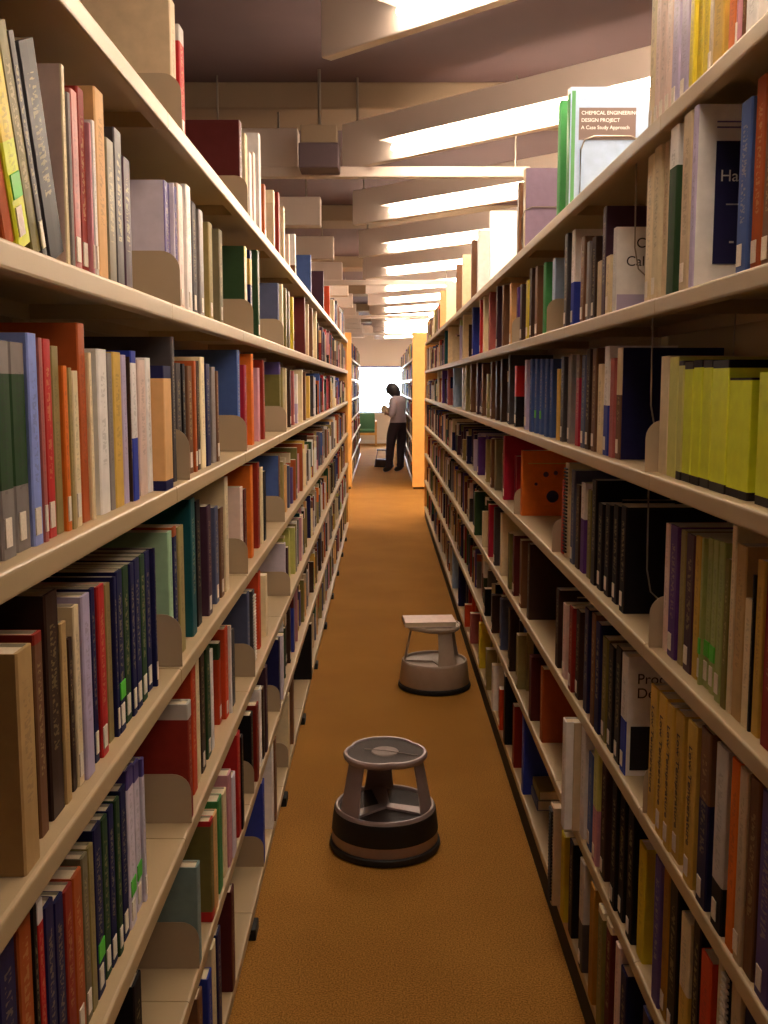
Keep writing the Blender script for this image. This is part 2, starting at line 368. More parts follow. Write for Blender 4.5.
def cover_mesh(t, h, d, base, bands, near_col, near_sign, title, kind='book'):
    """wrap-round cover seen from above, raised in height bands; local -x is the spine"""
    ct = .0022 if kind != 'box' else .003
    o = [(d, -t / 2), (.0022, -t / 2), (.0003, -t * .43), (0, 0), (.0003, t * .43), (.0022, t / 2), (d, t / 2)]
    if kind in ('box', 'paper'): o = [(d, -t / 2), (.0015, -t / 2), (0, -t / 2 + .0015), (0, 0), (0, t / 2 - .0015), (.0015, t / 2), (d, t / 2)]
    inn = [(d, t / 2 - ct), (.0045, t / 2 - ct), (.0045, -t / 2 + ct), (d, -t / 2 + ct)]
    loop = o + inn; n = len(loop)
    zs = sorted({0.0, h} | {round(b[0] * h, 5) for b in bands} | {round(b[1] * h, 5) for b in bands})
    verts = [(x, y, z) for z in zs for x, y in loop]
    faces = []; cols = []; tit = []; uvs = []
    def colat(zf):
        for b in bands:
            if b[0] - 1e-4 <= zf <= b[1] + 1e-4: return b[2]
        return base
    for k in range(len(zs) - 1):
        zf = (zs[k] + zs[k + 1]) / 2 / h; c = colat(zf)
        for i in range(n):
            j = (i + 1) % n
            faces.append((k * n + j, k * n + i, (k + 1) * n + i, (k + 1) * n + j))
            sp = 1 <= i <= 4
            cc = c
            if near_col and ((near_sign < 0 and i == 0) or (near_sign > 0 and i == 5)): cc = near_col
            if i >= 7: cc = tuple(v * .9 for v in (.75, .7, .6))
            cols.append(cc); tit.append(tuple(title) + (1.0 if sp else 0.0,))
            u = [(loop[j][1] / t + .5, zs[k] / h), (loop[i][1] / t + .5, zs[k] / h), (loop[i][1] / t + .5, zs[k + 1] / h), (loop[j][1] / t + .5, zs[k + 1] / h)]
            uvs.append(u if sp else None)
    m = (len(zs) - 1) * n
    faces.append(tuple(range(n))); cols.append(base); tit.append((0, 0, 0, 0)); uvs.append(None)
    faces.append(tuple(m + i for i in reversed(range(n)))); cols.append(colat(.999)); tit.append((0, 0, 0, 0)); uvs.append(None)
    me = bpy.data.meshes.new('book_cover'); me.from_pydata(verts, [], faces); addcol(me, cols, tit, uvs)
    return me
def box_me(name, x0, x1, y0, y1, z0, z1, m):
    v = [(x, y, z) for z in (z0, z1) for y in (y0, y1) for x in (x0, x1)]
    f = [(0, 2, 3, 1), (4, 5, 7, 6), (0, 1, 5, 4), (2, 6, 7, 3), (0, 4, 6, 2), (1, 3, 7, 5)]
    me = bpy.data.meshes.new(name); me.from_pydata(v, [], f); me.materials.append(m); return me

SHELFNAME = ['top shelf', 'second shelf', 'third shelf', 'fourth shelf', 'fifth shelf', 'sixth shelf', 'bottom shelf']
books = []       # records of individual books
plates = []
def dark(c): return (0.2126 * c[0] + .7152 * c[1] + .0722 * c[2]) < .18
def place_book(rec):
    side = rec['side']; t, h, d = rec['t'], rec['h'], rec['d']
    col = lin(PAL[rec['c']]); jit = R.uniform(.9, 1.1)
    col = tuple(min(.92, v * jit) for v in col)
    bands = [(a, b, lin(PAL[c])) for a, b, c in rec['bands']]
    nc = lin(PAL[rec['nc']]) if rec.get('nc') else None
    s = -1 if side == 'R' else 1
    title = lin((235, 215, 150)) if dark(col) else lin((60, 48, 60))
    if rec['kind'] in ('binder', 'box'): title = col
    me = cover_mesh(t, h, d, col, bands, nc, s, title, 'box' if rec['kind'] in ('box', 'binder') else 'book')
    me.materials.append(M['gloss'] if rec['gloss'] else M['cloth'])
    X = rec['X']; lean = rec.get('lean', 0)
    rz = 0 if side == 'R' else PI
    o = link({'box': 'magazine_box', 'binder': 'magazine_file', 'spiral': 'spiral_bound_book'}.get(rec['kind'], 'book'), me, None, (X, rec['y'], rec['z'] + .0006 + (abs(math.sin(rad(lean))) * t / 2)), (0, 0, 0))
    rx = rad(lean) * (1 if side == 'R' else -1)
    o.rotation_euler = Euler((rx, 0, rz), 'XYZ')
    if rec['kind'] in ('box', 'binder'):
        link('box_filling', box_me('box_filling', .005, d - .002, -t / 2 + .0032, t / 2 - .0032, .002, h - .02, M['page']), o)
    else:
        link('page_block', box_me('page_block', .0047, d - .004, -t / 2 + .0023, t / 2 - .0023, .003, h - .004, M['page']), o)
    if rec.get('L') and t > .008:
        wl = min(t * .30, .009); yo = t * .12
        link('call_number_label', box_me('call_number_label', -.0012, .001, yo - wl, yo + wl, .012, .042, M['label']), o)
    if rec.get('g'):
        wl = min(t * .46, .014)
        g = link('green_sticker', box_me('green_sticker', -.0012, .001, -wl, wl, .05, .075, M['sticker']), o); g['label'] = 'bright green sticker'
    if rec['kind'] == 'spiral':
        b = bmesh.new(); k = 0; z = .012
        while z < h - .01:
            bx(b, -.005, .003, -t * .42, t * .42, z, z + .0042); z += .0095
        obj('spiral_binding', b, M['black'] if not dark(col) else M['label'], o)
    rec['obj'] = o
    return o

# every line: x0 x1 ytop colour options (pixels of the spine in the photograph, near end first)
DATA = {
'L0': """
168 176.5 -4 beige L d=.23 PL
177.5 185 24 red L t:.14:ltgrey
240 242.5 120 maroon d=.235 PL
243 248 133 cream
248.5 252 152 white
252.5 256 152 blush
256.5 261.5 133 white
262 266 184 rust
267 275 190 beige t:.2:cream
276 280 192 brickred
281 285 206 cream
286 290 234 blush
291 296 234 white b:.3:brown
309 311.5 255 midblue d=.2
322 324 271 plum d=.2
325 330 286 redorange
331 334 300 cream
""",
'L1': """
1 11 60 rust lean=21 h=.24
13 28 60 lime lean=21 h=.215 L g t:.5:yellow
29 38 60 olive lean=21 h=.235
39 44.5 60 dkgrey lean=21 h=.235 L
45.5 62.5 60 black lean=21 h=.235
58 68 64 cream nc=blush d=.2
68 73 92 grey lean=1
73.5 80 88 rose lean=1 L
80.5 87 86 brickred L
87.5 93 123 pink L
93.5 97 120 white L
97.5 107 86 tan d=.2
108 115.5 137 olivegrey
116 123.5 127 dkgrey
124 131.5 156 plum
165.5 171 180 violet nc=lavwhite d=.2 PL
171.5 175 183 lavwhite
175.5 178 186 violet
178.5 184 183 blush L
184.5 192 184 white L
192.5 197 201 dkgrey L
197.5 204 209 grey L
205 213 222 khaki L
213.5 223 229 olivegrey L
243 247.5 246 cream nc=dkgreen t:.12:palelime d=.2 PL
248 252.5 250 navy m:.6:.9:gold L
253.5 260 250 dkgreen lean=2 L
275.5 279.5 283 slate d=.2 PL
280 283.5 284 cream
284 287 288 olive
287.5 290 291 olivegrey
290.5 294 297 yellow
303 305.5 289 maroon d=.2
306 309 304 beige
309.5 313 308 brown
313.5 317 306 cream
""",
'L2': """
-1 13 340 grey m:.32:.85:dkgreen L
13.5 28 342 grey m:.32:.85:dkgreen L
29 40.5 333 ltblue L d=.2
41 46 338 rose L
46.5 54 339 red L
54.5 61.5 346 khaki
62 69.5 366 orange L
70 74 368 khaki
74.5 80 371 cream L
81 88 323 rust d=.215
88.5 94 353 cream
94.5 109 349 white
109.5 114 353 grey
114.5 123 352 gold
123.5 128 355 lav
128.5 131 357 dkbrown
131.5 138 351 white b:.42:blue t:.08:blue
138.5 147 360 blush
147.5 152 358 white
153.5 172 366 tan b:.08:navy t:.1:navy k=box s=-.02
173.3 176 337 dkgrey
176.8 182 363 dkgrey L g PL
182.5 186 364 black L
186.5 193 366 brown L
193.5 197 361 rust L
197.5 200 361 dkbrown L
200.5 205.5 357 cream
206 210.5 364 navy
211 216 367 grey
216.5 219 371 brown L
237.5 240.5 350 midblue d=.2 PL
241 247 365 crimson
247.5 254 354 orange lean=1
254.5 260 368 pink
260.5 265 360 brickred
277.5 281 362 olive t:.18:violet d=.18 PL
281.5 284 368 khaki
284.5 287 368 cream
288 291 370 dkbrown
291.5 294.5 371 rose g
295 298 374 white b:.4:lav
298.5 303 370 cream
303.5 306 372 brown
306.5 310 376 gold
310.5 314 376 dkgrey
""",
'L3': """
21 37 655 kraft d=.22 s=-.014
38 46 636 brown t:.05:brickred
47 62.5 597 dkbrown
63 69.5 625 kraft
70.5 74.5 640 dkbrown
75 82 608 cream L
83 93 598 lav
93.5 97.5 590 navy L
98 107 588 red L
107.5 112.5 586 khaki
113 118.5 578 navy L k=vol
119 124.5 573 navy L g k=vol
125 130.5 569 dkgreen L k=vol
131 136 565 navy L k=vol
136.5 141.5 561 navy L k=vol
142 146.5 557 dkgreen L k=vol
147 151.5 553 navy L k=vol
152 157 549 navy L k=vol
170 173.5 533 mint d=.2 PL
174 178 528 navy t:.07:rust
178.5 185 528 khaki
185.5 196.5 500 teal d=.2
197 201.5 502 black
202.5 212 507 plum L
212.5 219 508 slate L
219.5 224 509 brown L
226 229 478 cream d=.2
241 243.5 488 blush d=.2 PL
244 247 490 maroon
247.5 253.5 466 orange d=.2
254.5 260 463 brickred
260.5 263.5 468 cream
264 266 472 black
277.5 280.5 456 brown nc=midblue d=.19 PL
281 284 462 khaki
284.5 287 465 tan
287.5 290 466 slate
290.5 293 468 violet
293.5 296 460 rust
""",
'L4': """
1 21 948 navy d=.2
23 36 916 rust
37 41.5 908 black L
42 47.5 905 red t:.1:white
48 57.5 910 navy L
58 66.5 905 navy
67 75.5 894 brickred
76 84.5 880 rust L
85 90.5 860 olivegrey L
91 96 850 khaki
96.5 104 832 navy L g k=vol
104.5 110 822 dkgreen L k=vol
110.5 116 812 navy L k=vol
116.5 122 802 dkgreen L k=vol
122.5 128 792 navy L k=vol
128.5 135.5 772 lavwhite t:.12:violet L g k=vol2
136 141 766 lavwhite t:.12:violet L g k=vol2
141.5 146 760 lavwhite t:.12:violet L k=vol2
189 192.5 705 brickred t:.13:ltgrey d=.22 s=-.018 PL
193 197 656 redorange
197.5 200.5 652 cream
201 205.5 652 dkbrown L
206 211 650 dkgreen L
211.5 214 652 white
216.5 228.5 630 redorange L
229 232 626 white
232.5 235 632 dkgrey
248 250 594 slate d=.2 PL
250.5 255 592 dkgrey k=spiral
255.5 261 573 redorange
261.5 267.5 576 cream
283.5 286 544 lavwhite d=.2 PL
286.5 288.5 548 plum
289.5 295.5 528 palelime
""",
'L5': """
135.5 144 988 black
198 201 868 tealgrey d=.22 PL
211.5 214 822 olive b:.1:red t:.05:red d=.2
214.5 218 818 tan
218.5 222.5 802 green
223 227 795 cream
227.5 232 776 pink
232.5 236 778 lavwhite lean=2
236.5 241 736 red
241.5 244 738 black
251 253.5 716 black d=.19 PL
254 259 706 brickred
259.5 262 690 white
262.5 265 690 dkbrown
265.5 268 668 plum
278 280.5 640 navy d=.2 PL
281 284 636 lavwhite
""",
'L6': """
193 204 1000 brown
205 213 980 blue
213.5 217 950 cream
217.5 222 936 navy
222.5 235 893 maroon
262 265 784 blue d=.2 PL
265.5 274 735 white
274.5 277 740 brown
287 290 680 cream d=.18 PL
290.5 294 668 brown
304 312 578 black s=-.03 d=.2
""",
'R0': """
748 775 -25 white
744.5 748 -10 brown
738.5 744 -10 pink L
730.5 738 -30 orange
714.5 730 -30 gold
710.5 714 -10 beige L
704.5 710 -30 yellow
698.5 704 -30 yellow
690.5 698 -30 yellow
681 690 -25 lav L
672.5 680.5 -25 lav L
666.5 672 -25 blush L
660.5 666 -25 blush L
655.5 660 -25 blush L
650 655 -25 cream L
566 568.5 87 white m:.05:.95:green nc=icyblue d=.235 text=chem WB
557 560.5 100 green
523 525.5 168 cream nc=mauve d=.22 WB
517 521 182 brown
489 491 183 white d=.2
477 479 184 white d=.2
471 474 192 brown
462 464.5 196 beige d=.2
456 459 212 brown
446 450 232 cream d=.18
440 443 246 tan
""",
'R1': """
764 774 70 brown L
753 763 72 rust L
738 752 96 midblue L
690.5 695 65 lav nc=white d=.24 text=ha s=-.018
680.5 690 70 beige s=-.018 L
667.5 680 104 white b:.76:dkgreen s=-.015
662.5 667 126 beige
652 662 127 cream L
645.5 651.5 133 cream L
613 616 227 white nc=white d=.235 text=calc
606 612 262 cream L
602 605.5 206 plum d=.2
597.5 601.5 273 beige
591.5 597 236 dkbrown L
586.5 591 241 grey L
580.5 586 236 brown L
571 580 229 white b:.46:blue L
564 570.5 233 dkgrey L
552 555.5 258 icyblue d=.17 PL
543 545.5 262 green d=.17
535 537.5 266 brown
529.5 532 268 dkbrown
526 528.5 280 yellow
520 523 284 dkbrown
516.5 519 287 purple d=.18 PL
509.5 512 283 tan
502 505 285 brown
496 500 286 plum
488.5 491.5 292 rose
483 486.5 293 cream
479.5 481.5 290 red d=.17
472 474.5 296 blue d=.17
462.5 465 312 cream
459.5 461.5 320 lav t:.14:palegreen d=.18
448 451 324 cream
444.5 447 330 teal d=.17
""",
'R2': """
758 786 372 lime k=binder b:.07:black
728.5 756 378 lime k=binder b:.07:black t:.02:black
711.5 727.5 360 lime k=binder b:.07:black t:.06:black
702 711 360 lime k=binder b:.07:black t:.06:black
692.5 701.5 360 lime k=binder b:.07:black t:.06:black
683.5 692 362 lime k=binder b:.07:black t:.06:black
677.5 683 361 palelime k=binder b:.07:black t:.04:black
668.5 677 357 palelime k=binder
660 668 356 cream k=binder PE
616 625 348 brown t:.42:cream nc=navy d=.235 L
609.5 614.5 358 rose
603.5 609 346 white b:.46:blue L
597.5 603 364 cream
591.5 597 348 brown L
585.5 591 349 dkbrown L
581 585 355 slate L
575.5 580.5 355 crimson t:.25:brown
567.5 575 355 grey L
560.5 567 357 dkgrey L
556.5 560 369 gold
549.5 555 359 midblue d=.17 k=vol3
544.5 549 359 midblue k=vol3
539.5 544 359 midblue g k=vol3
534.5 539 359 midblue g k=vol3
529.5 534 359 midblue k=vol3
524.5 529 360 lav
514.5 520 366 red b:.5:black
508 512.5 351 dkgrey k=spiral h=.285
500.5 506 359 dkbrown
495.5 500 361 dkbrown
490.5 494.5 362 brown
486.5 489.5 374 khaki
481.5 486 364 brown
476.5 481 363 plum
470.5 476 364 brown
465.5 470 365 khaki
462 465 368 white d=.17
453 455.5 363 icyblue d=.17
447.5 451 366 rose
442 445 367 purple
437.5 441 368 cream
""",
'R3': """
763 784 562 brickred
754 761 563 gold
750.5 753.5 576 black
743.5 750 602 cream
733.5 743 548 kraft
728.5 733 527 cream
722.5 728 561 olive
716.5 722 544 palegreen L k=vol4
711 716 542 palegreen L g k=vol4
705.5 710.5 540 palegreen L g k=vol4
699.5 705 539 palegreen L g k=vol4
693.5 699 538 gold
684.5 693 537 plum L
679 684 532 khaki
668.5 678 528 purple L
664 668 525 blush PE
620 625 508 black L d=.22 k=vol5
612.5 619.5 507 black L k=vol5
604.5 612 506 black L k=vol5
597.5 604 505 black L k=vol5
591 597 481 black
587 590.5 491 olive
580.5 586.5 484 white b:.6:purple
575.5 580 486 dkbrown
570.5 575 471 slate L
564.5 570 464 cream k=spiral
561.5 564 481 red PE
520.5 524 451 orange d=.235 text=pict PE
503 508 436 crimson
494.5 500 440 olivegrey
490.5 494 439 brown
485.5 489.5 440 khaki
477.5 483 437 purple
473.5 477 440 lav
466.5 473 436 navy
462.5 466 440 khaki
457 461 438 plum
452 456 438 navy
""",
'R4': """
757 772 800 violet L
745.5 755 774 brown
735.5 745 768 beige L
727.5 735 758 orange
712.5 727 748 ltgrey b:.26:black L
697.5 711 734 navy t:.4:brown L
684.5 696 729 gold k=low L
673 683.5 718 gold k=low L
664.5 672.5 709 gold k=low L
656.5 664 700 gold k=low L
648.5 656 691 gold k=low PE
620.5 631 658 white b:.46:blue nc=white d=.235 text=proc L
614.5 620 651 black L
607.5 614 649 black L
601.5 607 641 olive L
594.5 601 626 navy
590.5 594 616 brown
583.5 590 611 navy
575.5 583 613 dkbrown L
568.5 575 609 brickred L
562.5 568 606 blush L
555.5 562 591 dkbrown
527 532 545 dkbrown d=.19
519.5 526 541 brown L
512.5 519 536 maroon L
508 511.5 534 olive
500 505.5 514 cream
493.5 498 508 dkgrey k=spiral
488 492.5 505 crimson
482 486.5 512 cream
474 480 492 dkgreen
""",
'R5': """
740 760 985 navy
727 737 962 beige
720 726 958 black k=spiral
714.5 719 926 cream
698 712 966 redorange
690.5 697 905 black
678.5 689 926 cream b:.5:gold
667.5 677.5 882 black L
661.5 667 866 ochre L
652.5 661 865 violet
637.5 651 851 yellow s=-.01
626.5 634 776 black L k=vol6
618.5 626 771 black L k=vol6
610.5 618 767 black L k=vol6
600.5 610 763 dkbrown L
592.5 600 756 palelime b:.5:pink L
587.5 592 758 midblue L
580 586.5 731 white s=-.018
574.5 579 722 beige s=-.035
561.5 573.5 718 white s=-.055
540 546.5 670 rust d=.19
529 537 658 maroon
516 520 636 khaki
508 512 610 dkbrown
499.5 506 600 slate
491 496.5 596 dkbrown
484 489 598 black
""",
'R6': """
640 652 1010 navy
619 628 978 navy
613.5 618 932 blush
604.5 613 926 maroon t:.06:cream
596.5 604 906 olive t:.06:cream
588.5 594.5 882 ochre
578.5 588 866 ltgrey b:.45:dkgrey L
568.5 576 846 black
560.5 568 838 yellow s=-.03
549.5 557.5 806 beige k=spiral s=-.045
521.5 526 708 blue d=.16 s=-.02
512.5 518 707 brickred s=-.02
503.5 510.5 676 black
498.5 503 690 redorange
491.5 498 666 white s=-.028
485.5 489 650 khaki
478.5 484 624 yellow
470 475 614 rose
464.5 469.5 612 redorange
458 463 560 navy s=-.02
452 456 540 icyblue s=-.02
""",
}
SETB = .022
Xof = {'L': -(.36 + SETB), 'R': .48 + SETB}
stuff = []      # anonymous far books: (side, shelfX, z, y0, t, h, d, colour)
SETPHRASE = {'vol': 'dark bound journal volume, one of a matching row', 'vol2': 'pale lavender volume with violet top band', 'vol3': 'mid-blue volume of a matching blue set',
 'vol4': 'pale green volume of a matching set', 'vol5': 'black bound volume of a matching set', 'vol6': 'black bound volume of a matching low row', 'low': 'golden-brown volume with dark vertical title'}
GENP = [('cream', 7), ('white', 5), ('brown', 6), ('dkbrown', 6), ('grey', 5), ('navy', 5), ('olive', 4), ('red', 2), ('brickred', 4), ('rust', 4), ('tan', 3), ('dkgreen', 3), ('midblue', 3),
        ('violet', 3), ('pink', 2), ('gold', 2), ('teal', 2), ('black', 4), ('beige', 5), ('khaki', 4), ('slate', 3), ('blush', 3), ('maroon', 3), ('dkgrey', 4), ('orange', 1), ('palelime', 1), ('plum', 3), ('blue', 1)]
GENL = [c for c, n in GENP for _ in range(n)]
def fill(side, X, z, ya, yb, hmax, base=None, sb=(0, .04), hfac=(.62, .92), gapp=.02, collect=None, shelf=None):
    """generic books from ya to yb"""
    s = 1 if side == 'R' else -1
    y = ya; hb = R.uniform(.72, .85)
    while y < yb - .012:
        if R.random() < gapp * .6 and yb - y > .3: y += R.uniform(.05, .14); continue
        t = min(R.choice((.014, .018, .022, .026, .03, .036, .045)) * R.uniform(.85, 1.15), yb - y)
        if t < .008: break
        c = base if base and R.random() < .85 else R.choice(GENL)
        if R.random() < .06: hb = R.uniform(.7, .9)
        h = hmax * min(hfac[1], max(hfac[0], hb + R.uniform(-.1, .1)))
        st = R.uniform(*sb); 
        if R.random() < .12: st = max(-.002, sb[0] - .008)
        d = min(R.uniform(.14, .19), .245 - SETB - max(st, 0) - .004)
        rec = dict(side=side, X=X + s * st, z=z, y0=y, t=t - .0006, h=h, d=d, c=c)
        if collect is not None: rec['shelf'] = shelf; collect.append(rec)
        else: stuff.append(rec)
        y += t + (.0004 if R.random() < .9 else .01)

gen = []
for key, txt in DATA.items():
    side, si = key[0], int(key[1]); z = SH[side][si]; X = Xof[side]; s = 1 if side == 'R' else -1
    hmax = .295 if si > 0 else .30
    rows = []
    for ln in txt.strip().splitlines():
        p = ln.split(); rows.append((float(p[0]), float(p[1]), float(p[2]), p[3], p[4:]))
    first = rows[0]
    near_px = first[0] if side == 'L' else first[1]
    zm = z + .12
    # off-frame near end
    edge = (min(-22, near_px) if near_px < 40 else near_px - 30) if side == 'L' else max(792, near_px) if near_px > 700 else near_px + 30
    if key == 'L0': edge = 55
    ynear = y_from_x(edge, X, zm)
    fill(side, X, z, max(YL0, YR0) + .02 if ynear > 0 else 0, ynear - .02, .28, sb=(0, .03))
    prevY = ynear; lastrec = None
    for (x0, x1, yt, c, op) in rows:
        o = dict(q.split('=', 1) for q in op if '=' in q)
        sb = float(o.get('s', R.uniform(-.004, .004) + {'L5': -.018, 'L6': -.021, 'R4': -.016, 'R5': -.016, 'R6': -.026}.get(key, 0))); Xb = X + s * sb
        ya, yb = (y_from_x(x0, Xb, zm), y_from_x(x1, Xb, zm)) if side == 'L' else (y_from_x(x1, Xb, zm), y_from_x(x0, Xb, zm))
        flags = {q for q in op if '=' not in q and ':' not in q}
        bands = []
        for q in op:
            if ':' in q:
                a = q.split(':')
                if a[0] == 't': bands.append((1 - float(a[1]), 1.0, a[2]))
                if a[0] == 'b': bands.append((0.0, float(a[1]), a[2]))
                if a[0] == 'm': bands.append((float(a[1]), float(a[2]), a[3]))
        kind = o.get('k', 'book'); setk = kind if kind in SETPHRASE else None
        if setk: kind = 'book'
        tmax = {'box': .12, 'binder': .09}.get(kind, .048)
        full = yb - ya
        if 'lean' in o and float(o['lean']) > 10: tmax = .06
        t = min(full, tmax)
        y0 = max(yb - t, prevY + .0004); t = yb - y0
        if t < .007: t = .007
        if full > tmax + .02 and key[1] != '0' and not ('PL' in flags) and 'd' not in o:
            fill(side, X, z, max(ya, prevY) + .001, y0 - .001, .25, base=c, sb=(.022, .045), hfac=(.5, .85), gapp=0)
        h = z_from_y(yt, y0) - z
        if 'h' in o: h = float(o['h'])
        h = max(.13, min(h, hmax - (.008 if si else -.035)))
        if si > 0: h = min(h, .274 if side == 'R' else .280)
        d = float(o.get('d', R.uniform(.15, .185)))
        d = min(d, .2405 - SETB - max(0, sb))
        rec = dict(side=side, si=si, X=X + s * sb, z=z, y=y0 + t / 2, t=t - .0006, h=h, d=d, c=c, bands=bands, nc=o.get('nc'), kind=kind, set=setk,
                   L='L' in flags, g='g' in flags, lean=(float(o.get('lean', 0)) if float(o.get('lean', 0)) > 10 else 0), gloss=R.random() < .55 and kind != 'box', text=o.get('text'), flags=flags, near=y0)
        if setk in ('vol', 'vol3', 'vol5', 'vol6'): rec['gloss'] = False
        books.append(rec)
        if 'PL' in flags: plates.append((side, si, X, z, y0 - .004, rec))
        if 'PE' in flags: plates.append((side, si, X, z, yb + .004, rec))
        if 'WB' in flags: plates.append((side, si, X, z, y0 - .006, rec, 'wire'))
        prevY = y0 + t; lastrec = rec
    yend = (YLE if side == 'L' else YRE) - .03
    fill(side, X, z, prevY + .012, yend, .262 if si else .28, collect=gen, shelf=si)

# the 300-odd books that show largest are individuals, the rest are one mass
def area(r):
    D = r['near'] * CP + .1
    wpx = abs(F * abs(r['X']) / D - F * abs(r['X']) / (D + r['t'])) + (12 if r['nc'] or r['flags'] & {'PL', 'PE', 'WB'} else 2)
    return wpx * r['h'] * F / D + (1e6 if r['nc'] or r['text'] else 0)
books.sort(key=area, reverse=True)
KEEP = 304
for r in books[KEEP:]:
    stuff.append(dict(side=r['side'], X=r['X'], z=r['z'], y0=r['y'] - r['t'] / 2, t=r['t'], h=r['h'], d=r['d'], c=r['c'], bands=r['bands'], exact=True))
print('demoted', len(books) - KEEP)
books = books[:KEEP]
gen.sort(key=lambda r: r['y0'])
NIND = 0
for g in gen[:NIND]:
    books.append(dict(side=g['side'], si=g['shelf'], X=g['X'], z=g['z'], y=g['y0'] + g['t'] / 2, t=g['t'], h=g['h'], d=g['d'], c=g['c'], bands=[], nc=None, kind='book', set=None,
                      L=R.random() < .5, g=False, lean=0, gloss=R.random() < .5, text=None, flags=set(), near=g['y0']))
stuff += gen[NIND:]
for zi in SHF:
    hm = .275
    for side, X, ye, sgn in (('L', FXL - .018, FY + 7 * BAY, -1), ('R', FXR + .018, FY + 12 * BAY, 1)):
        fill(side, X, zi, FY + .06, ye - .05, hm if zi < 1.8 else .3, sb=(0, .035))

# --- labels: built from colour, size, neighbours, shelf; the first variant nobody else has is used
order = {}
for r in books: order.setdefault((r['side'], r['si']), []).append(r)
used = {}
def words(sx): return len(sx.split())
for key, rs in order.items():
    rs.sort(key=lambda r: r['y'])
for key, rs in order.items():
    sd = 'left' if key[0] == 'L' else 'right'; sh = SHELFNAME[key[1]]
    for i, r in enumerate(rs):
        a = rs[i - 1] if i > 0 else None; b = rs[i + 1] if i + 1 < len(rs) else None
        noun = {'box': 'box file', 'binder': 'magazine file', 'spiral': 'spiral-bound book'}.get(r['kind'], 'book')
        size = 'leaning ' if abs(r['lean']) > 8 else 'slim ' if r['t'] < .017 else 'thick ' if r['t'] > .042 else ''
        tall = 'tall ' if r['h'] > .262 else 'short ' if r['h'] < .175 else ''
        if r['set']:
            r['label'] = '%s, %s of %s shelving' % (SETPHRASE[r['set']], sh, sd)
            r['group'] = 'matching volumes on the %s of %s shelving' % (sh, sd)
            used.setdefault(r['label'], []).append(r); continue
        feat = ''
        if r['bands']:
            bd = r['bands'][0]; feat = ' with %s %s' % (nice(bd[2]), 'foot' if bd[0] == 0 else 'top' if bd[1] >= .999 else 'panel')
        if r['g']: feat = ' with green sticker'
        cn = nice(r['c'])
        na = nice(a['c']) if a else None; nb = nice(b['c']) if b else None
        tail = ', %s, %s shelving' % (sh, sd)
        T = {'chem': ' with wire bookend, titled on its cover', 'ha': ' with white cover and navy panel', 'calc': ' with white titled cover', 'proc': ' with white and black titled cover', 'pict': ' with pictured orange cover'}
        if r['text']: feat = T[r['text']]
        cands = []
        btw = (' between %s and %s' % (na, nb)) if na and nb else (' beside ' + (nb or na))
        for sz in ((size or tall), size + tall if size and tall else size or tall):
            for ft in (feat, ''):
                cands.append(sz + cn + ' ' + noun + ft + btw + tail)
        if a and i > 1: cands.append(size + cn + ' ' + noun + ' just past %s then %s' % (nice(rs[i - 2]['c']), na) + tail)
        if b and i + 2 < len(rs): cands.append(size + cn + ' ' + noun + ' just before %s then %s' % (nb, nice(rs[i + 2]['c'])) + tail)
        cands += [cn + ' ' + noun + ft + tail for ft in (feat,)]
        for k in range(1, 9):
            cands.append('%s%s %s%s, %s %s one along%s' % (size, cn, noun, btw, ORD[k], cn, tail))
            cands.append('%s %s, %s %s one from the camera%s' % (cn, noun, ORD[k], cn, tail))
        for cnd in cands:
            cnd = ' '.join(cnd.split())
            if words(cnd) <= 16 and cnd not in used: break
        else: print('NOLABEL', cnd)
        r['label'] = cnd; used.setdefault(cnd, []).append(r)
        r['group'] = 'books on the %s of the %s shelving' % (sh, sd)
CAT = {'box': 'box file', 'binder': 'magazine file'}
for r in books:
    o = place_book(r)
    o['label'] = r['label']; o['category'] = CAT.get(r['kind'], 'book'); o['group'] = r['group']

